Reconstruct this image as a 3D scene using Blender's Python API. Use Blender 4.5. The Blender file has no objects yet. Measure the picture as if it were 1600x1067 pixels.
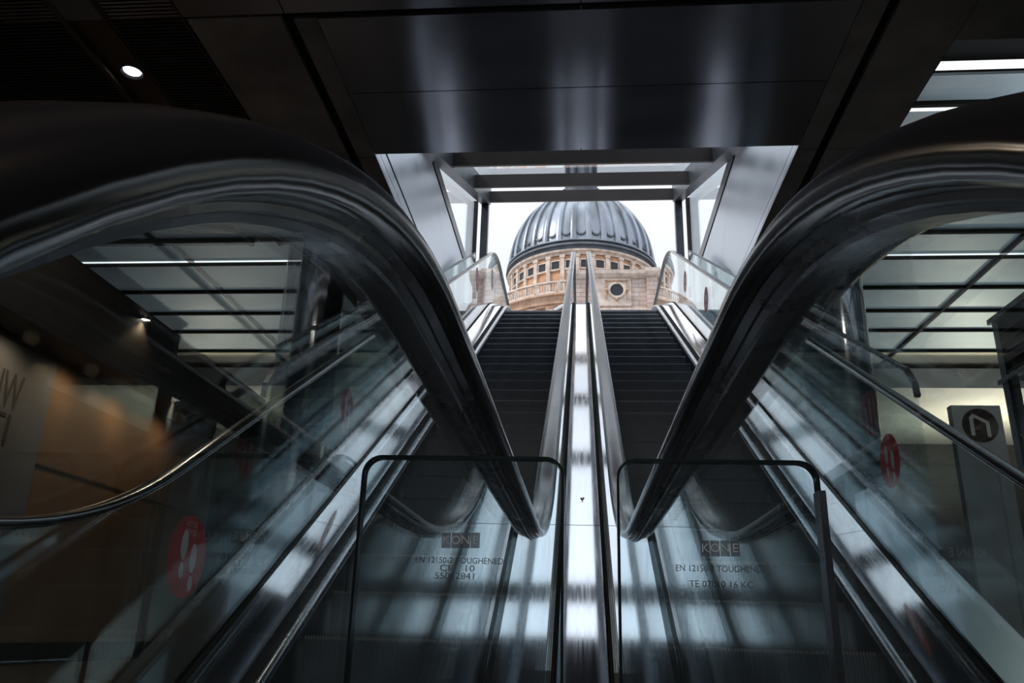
import bpy, bmesh, math, random
from mathutils import Vector, Matrix
random.seed(7)
C = bpy.context.scene.collection
ZC = 0.78                      # height of the camera above the lower landing floor
X0 = 0.005                     # centre line between the two escalators
T30 = math.tan(math.radians(30)); PI = math.pi

# ------------------------------------------------------------------ materials
def nodes(name):
    m = bpy.data.materials.new(name); m.use_nodes = True
    nt = m.node_tree; nt.nodes.clear()
    out = nt.nodes.new('ShaderNodeOutputMaterial')
    return m, nt, out
def pbr(name, col, rough=0.5, metal=0.0, var=0.0, scale=8.0, rvar=0.0, bump=0.0, stretch=(1, 1, 1), spec=None, col2=None, coat=0.0, aniso=0.0):
    m, nt, out = nodes(name)
    b = nt.nodes.new('ShaderNodeBsdfPrincipled'); nt.links.new(b.outputs[0], out.inputs[0])
    b.inputs['Base Color'].default_value = (*col, 1); b.inputs['Roughness'].default_value = rough; b.inputs['Metallic'].default_value = metal
    if spec is not None: b.inputs['Specular IOR Level'].default_value = spec
    if coat: b.inputs['Coat Weight'].default_value = coat; b.inputs['Coat Roughness'].default_value = 0.12
    if var or rvar or bump:
        tc = nt.nodes.new('ShaderNodeTexCoord'); mp = nt.nodes.new('ShaderNodeMapping'); mp.inputs['Scale'].default_value = stretch
        nz = nt.nodes.new('ShaderNodeTexNoise'); nz.inputs['Scale'].default_value = scale; nz.inputs['Detail'].default_value = 5
        nt.links.new(tc.outputs['Object'], mp.inputs[0]); nt.links.new(mp.outputs[0], nz.inputs['Vector'])
        if var:
            mx = nt.nodes.new('ShaderNodeMix'); mx.data_type = 'RGBA'
            c2 = col2 or tuple(min(1, c * (1 + var)) for c in col); c1 = tuple(c * (1 - var) for c in col) if not col2 else col
            mx.inputs[6].default_value = (*c1, 1); mx.inputs[7].default_value = (*c2, 1)
            rp = nt.nodes.new('ShaderNodeMapRange'); rp.inputs[1].default_value = .3; rp.inputs[2].default_value = .7
            nt.links.new(nz.outputs[0], rp.inputs[0]); nt.links.new(rp.outputs[0], mx.inputs[0]); nt.links.new(mx.outputs[2], b.inputs['Base Color'])
        if rvar:
            r2 = nt.nodes.new('ShaderNodeMapRange'); r2.inputs[1].default_value = .25; r2.inputs[2].default_value = .75
            r2.inputs[3].default_value = max(0.02, rough - rvar); r2.inputs[4].default_value = rough + rvar
            nt.links.new(nz.outputs[0], r2.inputs[0]); nt.links.new(r2.outputs[0], b.inputs['Roughness'])
        if bump:
            bp = nt.nodes.new('ShaderNodeBump'); bp.inputs['Strength'].default_value = bump; bp.inputs['Distance'].default_value = .02
            nt.links.new(nz.outputs[0], bp.inputs['Height']); nt.links.new(bp.outputs[0], b.inputs['Normal'])
    return m
def glass(name, tint, ior=1.5, gloss_col=(1, 1, 1), rough=0.0):
    m, nt, out = nodes(name)
    tr = nt.nodes.new('ShaderNodeBsdfTransparent'); tr.inputs[0].default_value = (*tint, 1)
    gl = nt.nodes.new('ShaderNodeBsdfGlossy'); gl.inputs['Color'].default_value = (*gloss_col, 1); gl.inputs['Roughness'].default_value = rough
    ge = nt.nodes.new('ShaderNodeNewGeometry'); mr = nt.nodes.new('ShaderNodeMapRange')
    mr.inputs[3].default_value = ior; mr.inputs[4].default_value = 1 / ior
    fr = nt.nodes.new('ShaderNodeFresnel'); mx = nt.nodes.new('ShaderNodeMixShader')
    nt.links.new(ge.outputs['Backfacing'], mr.inputs[0]); nt.links.new(mr.outputs[0], fr.inputs['IOR'])
    nt.links.new(fr.outputs[0], mx.inputs[0]); nt.links.new(tr.outputs[0], mx.inputs[1]); nt.links.new(gl.outputs[0], mx.inputs[2])
    nt.links.new(mx.outputs[0], out.inputs[0])
    return m
def emit(name, col, s):
    m, nt, out = nodes(name); e = nt.nodes.new('ShaderNodeEmission'); e.inputs[0].default_value = (*col, 1); e.inputs[1].default_value = s
    nt.links.new(e.outputs[0], out.inputs[0]); return m
def etched(name, col, alpha):
    m, nt, out = nodes(name)
    d = nt.nodes.new('ShaderNodeBsdfPrincipled'); d.inputs['Base Color'].default_value = (*col, 1); d.inputs['Roughness'].default_value = .6
    t = nt.nodes.new('ShaderNodeBsdfTransparent'); mx = nt.nodes.new('ShaderNodeMixShader'); mx.inputs[0].default_value = alpha
    nt.links.new(t.outputs[0], mx.inputs[1]); nt.links.new(d.outputs[0], mx.inputs[2]); nt.links.new(mx.outputs[0], out.inputs[0])
    return m
def stone(name, c1, c2, mortar, bw, bh, sw=.02):
    m, nt, out = nodes(name)
    b = nt.nodes.new('ShaderNodeBsdfPrincipled'); b.inputs['Roughness'].default_value = .85; nt.links.new(b.outputs[0], out.inputs[0])
    tc = nt.nodes.new('ShaderNodeTexCoord'); br = nt.nodes.new('ShaderNodeTexBrick')
    sx = nt.nodes.new('ShaderNodeSeparateXYZ'); cx = nt.nodes.new('ShaderNodeCombineXYZ')
    nt.links.new(tc.outputs['Object'], sx.inputs[0]); nt.links.new(sx.outputs['X'], cx.inputs['X']); nt.links.new(sx.outputs['Z'], cx.inputs['Y'])
    nt.links.new(cx.outputs[0], br.inputs['Vector'])
    br.inputs['Color1'].default_value = (*c1, 1); br.inputs['Color2'].default_value = (*c2, 1); br.inputs['Mortar'].default_value = (*mortar, 1)
    br.inputs['Scale'].default_value = 1; br.inputs['Brick Width'].default_value = bw; br.inputs['Row Height'].default_value = bh; br.inputs['Mortar Size'].default_value = sw
    nz = nt.nodes.new('ShaderNodeTexNoise'); nz.inputs['Scale'].default_value = .6; nz.inputs['Detail'].default_value = 6
    nt.links.new(tc.outputs['Object'], nz.inputs['Vector'])
    mx = nt.nodes.new('ShaderNodeMix'); mx.data_type = 'RGBA'; mx.blend_type = 'MULTIPLY'
    rp = nt.nodes.new('ShaderNodeMapRange'); rp.inputs[1].default_value = .45; rp.inputs[2].default_value = .7; rp.inputs[3].default_value = 0; rp.inputs[4].default_value = .6
    nt.links.new(nz.outputs[0], rp.inputs[0]); nt.links.new(rp.outputs[0], mx.inputs[0])
    nt.links.new(br.outputs['Color'], mx.inputs[6]); mx.inputs[7].default_value = (.62, .45, .36, 1); nt.links.new(mx.outputs[2], b.inputs['Base Color'])
    return m

M = {}
M['rubber'] = pbr('handrail_rubber', (.020, .021, .026), .17, var=.25, scale=5, rvar=.04, spec=.85)
M['guide'] = pbr('handrail_guide_steel', (.16, .17, .19), .3, metal=.85, rvar=.1, scale=20)
M['glass'] = glass('balustrade_glass', (.905, .95, .955))
M['plate'] = glass('guard_glass', (.90, .95, .96))
M['skyglass'] = glass('skylight_glass', (.93, .96, .985), 1.3)
M['edge'] = pbr('polished_glass_edge', (.02, .035, .04), .12, spec=.8)
M['deck'] = pbr('brushed_deck_steel', (.90, .91, .94), .075, metal=1, var=.05, scale=3.0, rvar=.03, stretch=(26, .8, .8))
M['lip'] = pbr('skirt_edge_steel', (.52, .52, .55), .25, metal=1, rvar=.1, scale=9)
M['skirt'] = pbr('skirt_panel', (.03, .033, .038), .35, metal=.5)
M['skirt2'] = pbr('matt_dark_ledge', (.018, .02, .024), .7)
M['brush'] = pbr('black_brush', (.006, .006, .007), .9)
M['step'] = pbr('step_cast_metal', (.13, .15, .17), .45, metal=.3, var=.25, scale=5, rvar=.1)
M['stepnose'] = pbr('step_worn_edge', (.30, .31, .33), .35, metal=.9)  # paler cleat edges stand in for the dotted highlights on the nosings
M['clad'] = pbr('dark_cladding', (.035, .04, .046), .35, metal=.4, var=.2, scale=2)
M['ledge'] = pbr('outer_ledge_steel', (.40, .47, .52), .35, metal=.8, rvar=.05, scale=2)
M['soffit'] = pbr('bronzed_soffit_panel', (.22, .225, .255), .17, metal=.65, var=.10, scale=1.2, rvar=.04)
M['soffit2'] = pbr('grey_soffit_stone', (.16, .15, .145), .55, var=.35, scale=3)
M['black'] = pbr('black_recess', (.004, .004, .004), .9)
M['grille'] = pbr('ceiling_grille', (.02, .018, .018), .6)
M['track'] = pbr('downlight_track', (.10, .075, .06), .35, metal=.6)
M['slotwall'] = pbr('brushed_wall_steel', (.62, .67, .74), .32, metal=1, var=.05, scale=1.2, rvar=.04)
M['frame'] = pbr('canopy_steel', (.15, .165, .19), .38, metal=.7, var=.15, scale=3)
M['beam'] = pbr('canopy_beam', (.045, .038, .037), .5, metal=.2, var=.15, scale=2)
M['ceil'] = pbr('ceiling_panel_grey', (.44, .52, .57), .5, metal=.2, var=.15, scale=1.2, rvar=.06)
M['ceilw'] = pbr('pale_lit_panel', (.75, .68, .52), .5)  # lit look of the far ceiling put into a creamier panel colour
M['column'] = pbr('polished_column', (.42, .42, .44), .12, metal=1, rvar=.06, scale=3, stretch=(1, 1, .3))
M['brown'] = pbr('brown_wall', (.15, .088, .050), .5, var=.3, scale=.8)
M['floor'] = pbr('lower_floor', (.28, .27, .265), .4, var=.2, scale=2)
M['dark'] = pbr('dark_bulkhead', (.022, .018, .017), .6, var=.25, scale=2)
M['wall'] = pbr('plain_dark_wall', (.06, .06, .065), .6)
M['plaza'] = pbr('plaza_stone', (.42, .42, .41), .7, var=.1, scale=1)
M['strip'] = emit('light_strip', (.93, .97, 1), 1.3)
M['lens'] = emit('downlight_lens', (1, .88, .66), 9)
M['lensc'] = emit('cool_downlight_lens', (.95, .92, 1), 7)
M['red'] = pbr('sticker_red', (.55, .015, .022), .45)
M['white'] = pbr('sticker_white', (.72, .76, .78), .5)
M['letter'] = pbr('sticker_letter_pink', (.75, .35, .35), .5)
M['etch'] = etched('etched_mark', (.20, .24, .28), .6)
M['etchl'] = etched('etched_letter', (.85, .88, .9), .9)
M['poster'] = pbr('pale_poster', (.10, .105, .12), .6, var=.1, scale=2)
M['ink'] = pbr('dark_lettering', (.03, .025, .025), .6)
M['sign'] = pbr('sign_face', (.52, .58, .63), .45, var=.06, scale=3)
M['stain'] = pbr('deck_stain', (.16, .12, .11), .6)
M['lead'] = pbr('dome_lead', (.30, .34, .40), .30, metal=.4, var=.45, scale=.35, stretch=(1, 1, .3))
M['leadd'] = pbr('dome_lead_dark', (.10, .115, .14), .5, metal=.2, var=.3, scale=.6)
M['stone'] = stone('cathedral_stone', (.62, .44, .33), (.56, .36, .25), (.30, .19, .13), 1.1, .55)
M['stonep'] = stone('pale_stone', (.64, .55, .51), (.58, .47, .43), (.30, .23, .21), 1.9, .62, .035)
M['warmst'] = pbr('warm_plaster', (.62, .36, .21), .8, var=.25, scale=.8)
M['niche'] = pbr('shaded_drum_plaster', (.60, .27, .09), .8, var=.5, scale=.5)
M['trimst'] = pbr('trim_stone', (.66, .56, .49), .8, var=.3, scale=1.1)
M['pane'] = pbr('dark_window', (.02, .026, .035), .2)

# ------------------------------------------------------------------ builders
class MB:
    def __init__(s): s.v = []; s.f = []
    def add(s, vs, fs):
        b = len(s.v); s.v += [tuple(v) for v in vs]; s.f += [tuple(b + i for i in f) for f in fs]; return s
    def scaled(s, k): s.v = [(x * k, y * k, z * k) for x, y, z in s.v]; return s
    def box(s, x0, x1, y0, y1, z0, z1):
        return s.add([(x0, y0, z0), (x1, y0, z0), (x1, y1, z0), (x0, y1, z0), (x0, y0, z1), (x1, y0, z1), (x1, y1, z1), (x0, y1, z1)],
                     [(0, 3, 2, 1), (4, 5, 6, 7), (0, 1, 5, 4), (1, 2, 6, 5), (2, 3, 7, 6), (3, 0, 4, 7)])
    def prism(s, poly, axis, a0, a1):      # poly in the two other axes
        def P(p, a): return {'x': (a, p[0], p[1]), 'y': (p[0], a, p[1]), 'z': (p[0], p[1], a)}[axis]
        n = len(poly); vs = [P(p, a0) for p in poly] + [P(p, a1) for p in poly]
        fs = [tuple(range(n)), tuple(range(2 * n - 1, n - 1, -1))] + [(i, i + n, (i + 1) % n + n, (i + 1) % n) for i in range(n)]
        return s.add(vs, fs)
    def sweep(s, prof, path, closed=True, caps=True):   # path: [(Y, Z, nY, nZ)], prof: [(x, n)] in world X
        n = len(prof); vs = []
        for (y, z, ny, nz) in path:
            for (x, h) in prof: vs.append((x, y + ny * h, z + nz * h))
        fs = []
        for i in range(len(path) - 1):
            for j in range(n if closed else n - 1):
                k = (j + 1) % n
                fs.append((i * n + j, i * n + k, (i + 1) * n + k, (i + 1) * n + j))
        if closed and caps: fs += [tuple(range(n)), tuple(range(len(path) * n - 1, (len(path) - 1) * n - 1, -1))]
        return s.add(vs, fs)
    def lathe(s, prof, cx, cy, n=64, a0=0., a1=2 * PI):   # prof [(r, z)]
        full = abs(a1 - a0 - 2 * PI) < 1e-6; m = n if full else n + 1; vs = []
        for i in range(m):
            a = a0 + (a1 - a0) * i / n
            for (r, z) in prof: vs.append((cx + r * math.cos(a), cy + r * math.sin(a), z))
        k = len(prof); fs = []
        for i in range(n):
            i2 = (i + 1) % m
            for j in range(k - 1): fs.append((i * k + j, i2 * k + j, i2 * k + j + 1, i * k + j + 1))
        return s.add(vs, fs)
    def tube(s, p0, p1, r, n=12, r1=None):
        p0, p1 = Vector(p0), Vector(p1); d = (p1 - p0).normalized(); u = d.orthogonal().normalized(); w = d.cross(u); r1 = r if r1 is None else r1
        vs = [tuple(p0 + (u * math.cos(2 * PI * i / n) + w * math.sin(2 * PI * i / n)) * r) for i in range(n)] + [tuple(p1 + (u * math.cos(2 * PI * i / n) + w * math.sin(2 * PI * i / n)) * r1) for i in range(n)]
        return s.add(vs, [(i, (i + 1) % n, (i + 1) % n + n, i + n) for i in range(n)] + [tuple(range(n - 1, -1, -1)), tuple(range(n, 2 * n))])
    def build(s, name, mat, parent=None, smooth=None, up=True, bevel=0):
        me = bpy.data.meshes.new(name); off = ZC if up else 0
        o_loc = parent.location if parent is not None and parent.get('_rootloc') else None
        me.from_pydata([(x, y, z + off) for (x, y, z) in s.v], [], s.f); me.validate()
        bm = bmesh.new(); bm.from_mesh(me); bmesh.ops.recalc_face_normals(bm, faces=bm.faces)
        bm.to_mesh(me); bm.free()
        o = bpy.data.objects.new(name, me); C.objects.link(o)
        if isinstance(mat, (list, tuple)):
            for m in mat: me.materials.append(m)
        else: me.materials.append(mat)
        if smooth is not None:
            for p in me.polygons: p.use_smooth = True
            me.set_sharp_from_angle(angle=math.radians(smooth))
        if parent is not None: hang(o, parent)
        if bevel:
            b = o.modifiers.new('b', 'BEVEL'); b.width = bevel; b.segments = 2; b.limit_method = 'ANGLE'
        return o
def root_of(o):
    while o.parent is not None: o = o.parent
    return o
WORLD = {}
def hang(o, parent):
    # every mesh is modelled in world coordinates; cancel the parent's place
    o.parent = parent; t = WORLD.get(parent.name, Vector((0, 0, 0)))
    o.matrix_parent_inverse = Matrix.Translation(-t)
    WORLD[o.name] = t if False else Vector((0, 0, 0))
def thing(name, label, cat, loc, group=None):
    o = bpy.data.objects.new(name, None); C.objects.link(o); o.empty_display_size = .1
    o.location = loc; WORLD[o.name] = Vector(loc); o['label'] = label; o['category'] = cat
    if group: o['group'] = group
    return o
def tag(o, label, cat, group=None):
    o['label'] = label; o['category'] = cat
    if group: o['group'] = group
    return o
def struct(o): o['kind'] = 'structure'; return o
def text_mesh(body, size, depth=.0003, align='CENTER'):
    cu = bpy.data.curves.new('txt', 'FONT'); cu.body = body; cu.size = size; cu.extrude = depth; cu.align_x = align; cu.align_y = 'CENTER'; cu.resolution_u = 3
    ob = bpy.data.objects.new('txt', cu); C.objects.link(ob); dg = bpy.context.evaluated_depsgraph_get(); dg.update()
    me = bpy.data.meshes.new_from_object(ob.evaluated_get(dg)); bpy.data.objects.remove(ob); bpy.data.curves.remove(cu); return me
def lettering(name, body, size, mat, parent, mtx, depth=.0003, width=None):
    me = text_mesh(body, size, depth)
    if width:
        xs = [v.co.x for v in me.vertices]; w = max(xs) - min(xs); k = width / w
        for v in me.vertices: v.co.x *= k
    me.transform(mtx)
    me.name = name; me.materials.clear(); me.materials.append(mat)
    o = bpy.data.objects.new(name, me); C.objects.link(o)
    if parent is not None: hang(o, parent)
    return o

# ------------------------------------------------------------------ escalator paths (heights are relative to the camera)
def path(b, zlo, zhi, r1, r2, y0, y1, n=22, step=None):
    """level, concave arc, 30 degree incline, convex arc, level -> [(Y, Z, nY, nZ)]"""
    a = PI / 6; v1 = (zlo - b) / T30; v2 = (zhi - b) / T30; t1 = r1 * math.tan(a / 2); t2 = r2 * math.tan(a / 2)
    pts = [(y0, zlo, 0, 1)]
    for i in range(n + 1):
        th = a * i / n; pts.append((v1 - t1 + r1 * math.sin(th), zlo + r1 * (1 - math.cos(th)), -math.sin(th), math.cos(th)))
    s0, s1 = v1 + t1 * math.cos(a), v2 - t2 * math.cos(a); k = 24
    for i in range(1, k): y = s0 + (s1 - s0) * i / k; pts.append((y, y * T30 + b, -.5, math.cos(a)))
    for i in range(n + 1):
        th = a * (1 - i / n); pts.append((v2 + t2 - r2 * math.sin(th), zhi - r2 * (1 - math.cos(th)), -math.sin(th), math.cos(th)))
    pts.append((y1, zhi, 0, 1))
    return [p for p in pts if y0 <= p[0] <= y1]
def z_on(p, y):
    for a, b in zip(p, p[1:]):
        if a[0] <= y <= b[0]: t = (y - a[0]) / max(1e-9, b[0] - a[0]); return a[1] + t * (b[1] - a[1])
    return p[0][1] if y < p[0][0] else p[-1][1]
ZR, ZRT, RN, YN, RY = .20, 6.05, .445, .505, .54          # handrail levels, newel radius, newel start
FL, UL = -ZC, 5.07                               # lower / upper landing
rail_mid = path(-1.095, ZR, ZRT, 2.2, 2.85, YN, 15.2)
def newel(yc, zt, r, ry, sign, n=56, a1=PI):      # sign -1: towards the camera
    out = []
    for i in range(1, n + 1):
        th = a1 * i / n; a, b = sign * math.sin(th) / ry, math.cos(th) / r; l = math.hypot(a, b)
        out.append((yc + sign * ry * math.sin(th), zt - r + r * math.cos(th), a / l, b / l))
    return out
low_new = newel(YN, ZR, RN, RY, -1); up_new = newel(15.2, ZRT, RN, RN, 1)
ret_low = [(1.35, ZR - 2 * RN, 0, -1)]; ret_up = [(14.4, ZRT - 2 * RN, 0, -1)]
rail_path = ret_low + low_new[::-1] + rail_mid + up_new + ret_up
deck = path(-1.95, FL + .10, UL + .10, 1.6, 3.4, -.1, 15.6)
WR, WG = .120, .120                              # inner handrail and glass line
WO = 1.425                                       # outer handrail and glass line
rail_prof = [(.017, -.0045), (.0255, -.0055), (.0305, -.0035), (.0330, .001), (.0325, .0065), (.0285, .0120), (.022, .0155), (.012, .0175), (0, .018)]
rail_prof = rail_prof + [(-x, n) for x, n in rail_prof[-2::-1]] + [(-.017, .000), (.017, .000)]
guide_prof = [(.0215, -.0040), (.0215, -.0060), (.0150, -.0070), (.0145, -.0095), (.0095, -.0105), (.0085, -.0130), (-.0085, -.0130), (-.0095, -.0105), (-.0145, -.0095), (-.0150, -.0070), (-.0215, -.0060), (-.0215, -.0040)]
JOINTS = [-.0, 1.55, 2.93, 4.28, 5.63, 6.98, 8.33, 9.68, 11.03, 12.38, 13.8, 15.7]

def glass_polys():
    """one polygon in the Y-Z plane per pane of a balustrade"""
    top = [(p[0], p[1] - .03) for p in rail_mid]
    polys = []
    for i, (a, b) in enumerate(zip(JOINTS, JOINTS[1:])):
        g = .0025; ya, yb = a + g, b - g
        def tz(y): return z_on(rail_mid, y) - .010
        def bz(y): return z_on(deck, y) - .12
        ys = [y for y in (p[0] for p in rail_mid) if ya < y < yb]
        if i == 0:      # newel pane
            arc = [(YN - (RY - .010) * math.sin(PI * k / 40), ZR - RN + (RN - .010) * math.cos(PI * k / 40)) for k in range(40, -1, -1)]
            poly = [(yb, ZR - 2 * RN + .02)] + arc + [(y, tz(y)) for y in ys if y > YN] + [(yb, tz(yb))]
        elif i == len(JOINTS) - 2:
            arc = [(15.2 + (RN - .03) * math.sin(PI * k / 24), ZRT - RN + (RN - .03) * math.cos(PI * k / 24)) for k in range(25)]
            poly = [(ya, bz(ya)), (ya, tz(ya))] + [(y, tz(y)) for y in ys if y < 15.2] + arc + [(14.6, ZRT - 2 * RN + .03)]
        else:
            dy = [p[0] for p in deck if ya < p[0] < yb]
            poly = [(ya, bz(ya))] + [(y, bz(y)) for y in dy] + [(yb, bz(yb)), (yb, tz(yb))] + [(y, tz(y)) for y in ys[::-1]] + [(ya, tz(ya))]
        polys.append(poly)
    return polys
POLYS = glass_polys()

# one corrugated step, shared by every step of both escalators
def step_mesh(w0, w1, run, rise):
    mb = MB(); p = .0125; n = int((w1 - w0) / p); g = .008
    prof = []
    for i in range(n):
        x = w0 + i * p; prof += [(x, 0), (x + p * .45, 0), (x + p * .5, -g), (x + p * .95, -g)]
    prof.append((w1, 0))
    vs = []; m = len(prof)
    for (x, h) in prof: vs.append((x, .0 - h * 0, -rise - .03))       # foot of the riser
    for (x, h) in prof: vs.append((x, -h * .9, -.012))
    for (x, h) in prof: vs.append((x, .004 - h * .6, h))
    for (x, h) in prof: vs.append((x, run + .02, h))
    fs = []
    for k in range(3):
        for j in range(m - 1): fs.append((k * m + j, k * m + j + 1, (k + 1) * m + j + 1, (k + 1) * m + j))
    mb.add(vs, fs)
    me = bpy.data.meshes.new('step'); me.from_pydata(mb.v, [], mb.f)
    me.materials.append(M['step']); me.materials.append(M['stepnose'])
    for q in range(m - 1): me.polygons[(m - 1) + q].material_index = 1 if (prof[q][1] == 0 and prof[q + 1][1] == 0) else 0
    return me
RUN, RISE = .3375, .3375 * T30
nose = path(-2.05, FL, UL, 1.5, 4.0, .2, 15.6)
SW0, SW1 = .285, 1.135
step_r = step_mesh(SW0, SW1, RUN, RISE)
step_l = step_mesh(-SW1, -SW0, RUN, RISE)

def escalator(s, label):
    r = thing('escalator', label, 'escalator', (X0 + s * .76, .4, 0), 'pair of escalators')
    def W(pr, w): return [(X0 + s * (w + x), n) for x, n in pr]
    for w in (WR, WO):
        hr = MB().sweep(W(rail_prof, w), rail_path).build('handrail', M['rubber'], r, smooth=50)
        MB().sweep(W(guide_prof, w), low_new[::-1] + rail_mid + up_new).build('handrail_guide', M['guide'], hr, smooth=25)
        for poly in POLYS:
            MB().prism(poly, 'x', X0 + s * (w - .006), X0 + s * (w + .006)).build('glass_panel', M['glass'], r)
        MB().sweep(W([(-.022, .004), (-.008, .012), (-.008, -.16), (-.022, -.16)], w), deck).sweep(W([(.022, .004), (.008, .012), (.008, -.16), (.022, -.16)], w), deck).build('glass_gasket', M['brush'], r)
    def deckplate(name, w0, w1, mat, h0=0., h1=-.03, tilt=0.):
        prof = W([(w0, h0 - tilt), (w1, h0), (w1, h1), (w0, h1 - tilt)], 0); mb = MB(); cuts = [-.1, 1.7, 3.0, 4.3, 6.9, 9.5, 12.1, 15.6]
        for a, b in zip(cuts, cuts[1:]):
            seg = []
            a += .002; b -= .002
            ys = [a] + [p[0] for p in deck if a < p[0] < b] + [b]
            for y in ys:
                sl = (z_on(deck, y + .01) - z_on(deck, y - .01)) / .02; ln = math.hypot(1, sl)
                seg.append((y, z_on(deck, y), -sl / ln, 1 / ln))
            mb.sweep(prof, seg)
        return mb.build(name, mat, r, bevel=.0)
    deckplate('outer_deck', 1.235, 1.402, M['deck'], tilt=.036)
    deckplate('inner_deck', .145, .225, M['deck'])
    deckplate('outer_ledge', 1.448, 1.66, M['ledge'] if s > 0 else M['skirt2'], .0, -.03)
    lip = [(-.019, -.075), (-.019, -.043), (-.013, -.036), (.012, -.036), (.018, -.042), (.018, -.075)]
    MB().sweep(W(lip, 1.167), deck).build('skirt_edge', M['lip'], r, smooth=60)
    MB().sweep(W([(a, b + .035) for a, b in lip], .253), deck).build('skirt_edge', M['lip'], r, smooth=60)
    MB().sweep(W([(1.184, -.052), (1.236, -.045), (1.236, -.08), (1.184, -.08)], 0), deck).build('deck_brush', M['brush'], r)
    MB().sweep(W([(.224, -.02), (.236, -.008), (.236, -.06), (.224, -.06)], 0), deck).build('deck_brush', M['brush'], r)
    MB().sweep(W([(1.142, -.06), (1.165, -.06), (1.165, -.45), (1.142, -.45)], 0), deck).build('skirt', M['skirt'], r)
    MB().sweep(W([(.255, -.03), (.278, -.03), (.278, -.45), (.255, -.45)], 0), deck).build('skirt', M['skirt'], r)
    side = MB(); low = [(p[0], p[1] - .04) for p in deck if p[0] > .1]
    poly = [(low[0][0], FL)] + low + [(15.6, UL - .35), (13.2, UL - .75)] + [(3.9, FL)]
    side.prism(poly, 'x', X0 + s * 1.60, X0 + s * 1.655).build('truss_cladding', M['clad'], r)
    # the stair treads
    me = step_r if s > 0 else step_l
    k0 = -12
    for k in range(k0, 26):
        y = 5.86 + RUN * k
        if y < 1.9: continue
        z = z_on(nose, y)
        o = bpy.data.objects.new('step', me); C.objects.link(o); hang(o, r)
        o.location = (X0, y, z + ZC)
    MB().prism([(.2, FL - .02), (1.9, FL - .02), (1.9, FL), (.2, FL)], 'x', X0 + s * .3, X0 + s * 1.13).build('comb_plate', M['lip'], r)
    MB().prism([(14.2, UL), (15.7, UL), (15.7, UL - .05), (14.2, UL - .05)], 'x', X0 + s * .3, X0 + s * 1.13).build('comb_plate', M['lip'], r)
    return r
esc_l = escalator(-1, 'left escalator of black grooved steps rising to the daylight, left of the steel centre strip')
esc_r = escalator(1, 'right escalator of black grooved steps rising to the daylight, right of the steel centre strip')

# ------------------------------------------------------------------ centre strip between the two balustrades
cs = thing('deck_strip', 'narrow brushed steel cover strip running up between the two escalators', 'metal strip', (X0, .5, 0))
cuts = [1.42, 2.6, 4.30, 6.6, 9.0, 11.4, 14.35]
for a, b in zip(cuts, cuts[1:]):
    a += .003; b -= .003; seg = []
    for y in [a] + [p[0] for p in deck if a < p[0] < b] + [b]:
        sl = (z_on(deck, y + .01) - z_on(deck, y - .01)) / .02; ln = math.hypot(1, sl); seg.append((y, z_on(deck, y), -sl / ln, 1 / ln))
    MB().sweep([(X0 - .095, -.001), (X0 - .092, .002), (X0 + .092, .002), (X0 + .095, -.001), (X0 + .095, -.025), (X0 - .095, -.025)], seg).build('cover_plate', M['deck'], cs)
MB().sweep([(X0 - .089, -.03), (X0 + .089, -.03), (X0 + .089, -.06), (X0 - .089, -.06)], [(p[0], p[1], p[2], p[3]) for p in deck if 1.42 < p[0] < 14.3]).build('backing', M['black'], cs)
st = MB(); yy = 4.62
for k, (dx, dy, rr) in enumerate(((-.006, 0, .006), (.006, .004, .006), (0, -.018, .006), (0, -.045, .003))):
    pts = [(X0 + .003 + dx + rr * math.cos(a), yy + dy + rr * 2 * math.sin(a)) for a in [2 * PI * i / 10 for i in range(10)]]
    st.add([(x, y, y * T30 - 1.95 + .0035) for x, y in pts], [tuple(range(10))])
st.build('stain', M['stain'], cs)

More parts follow.
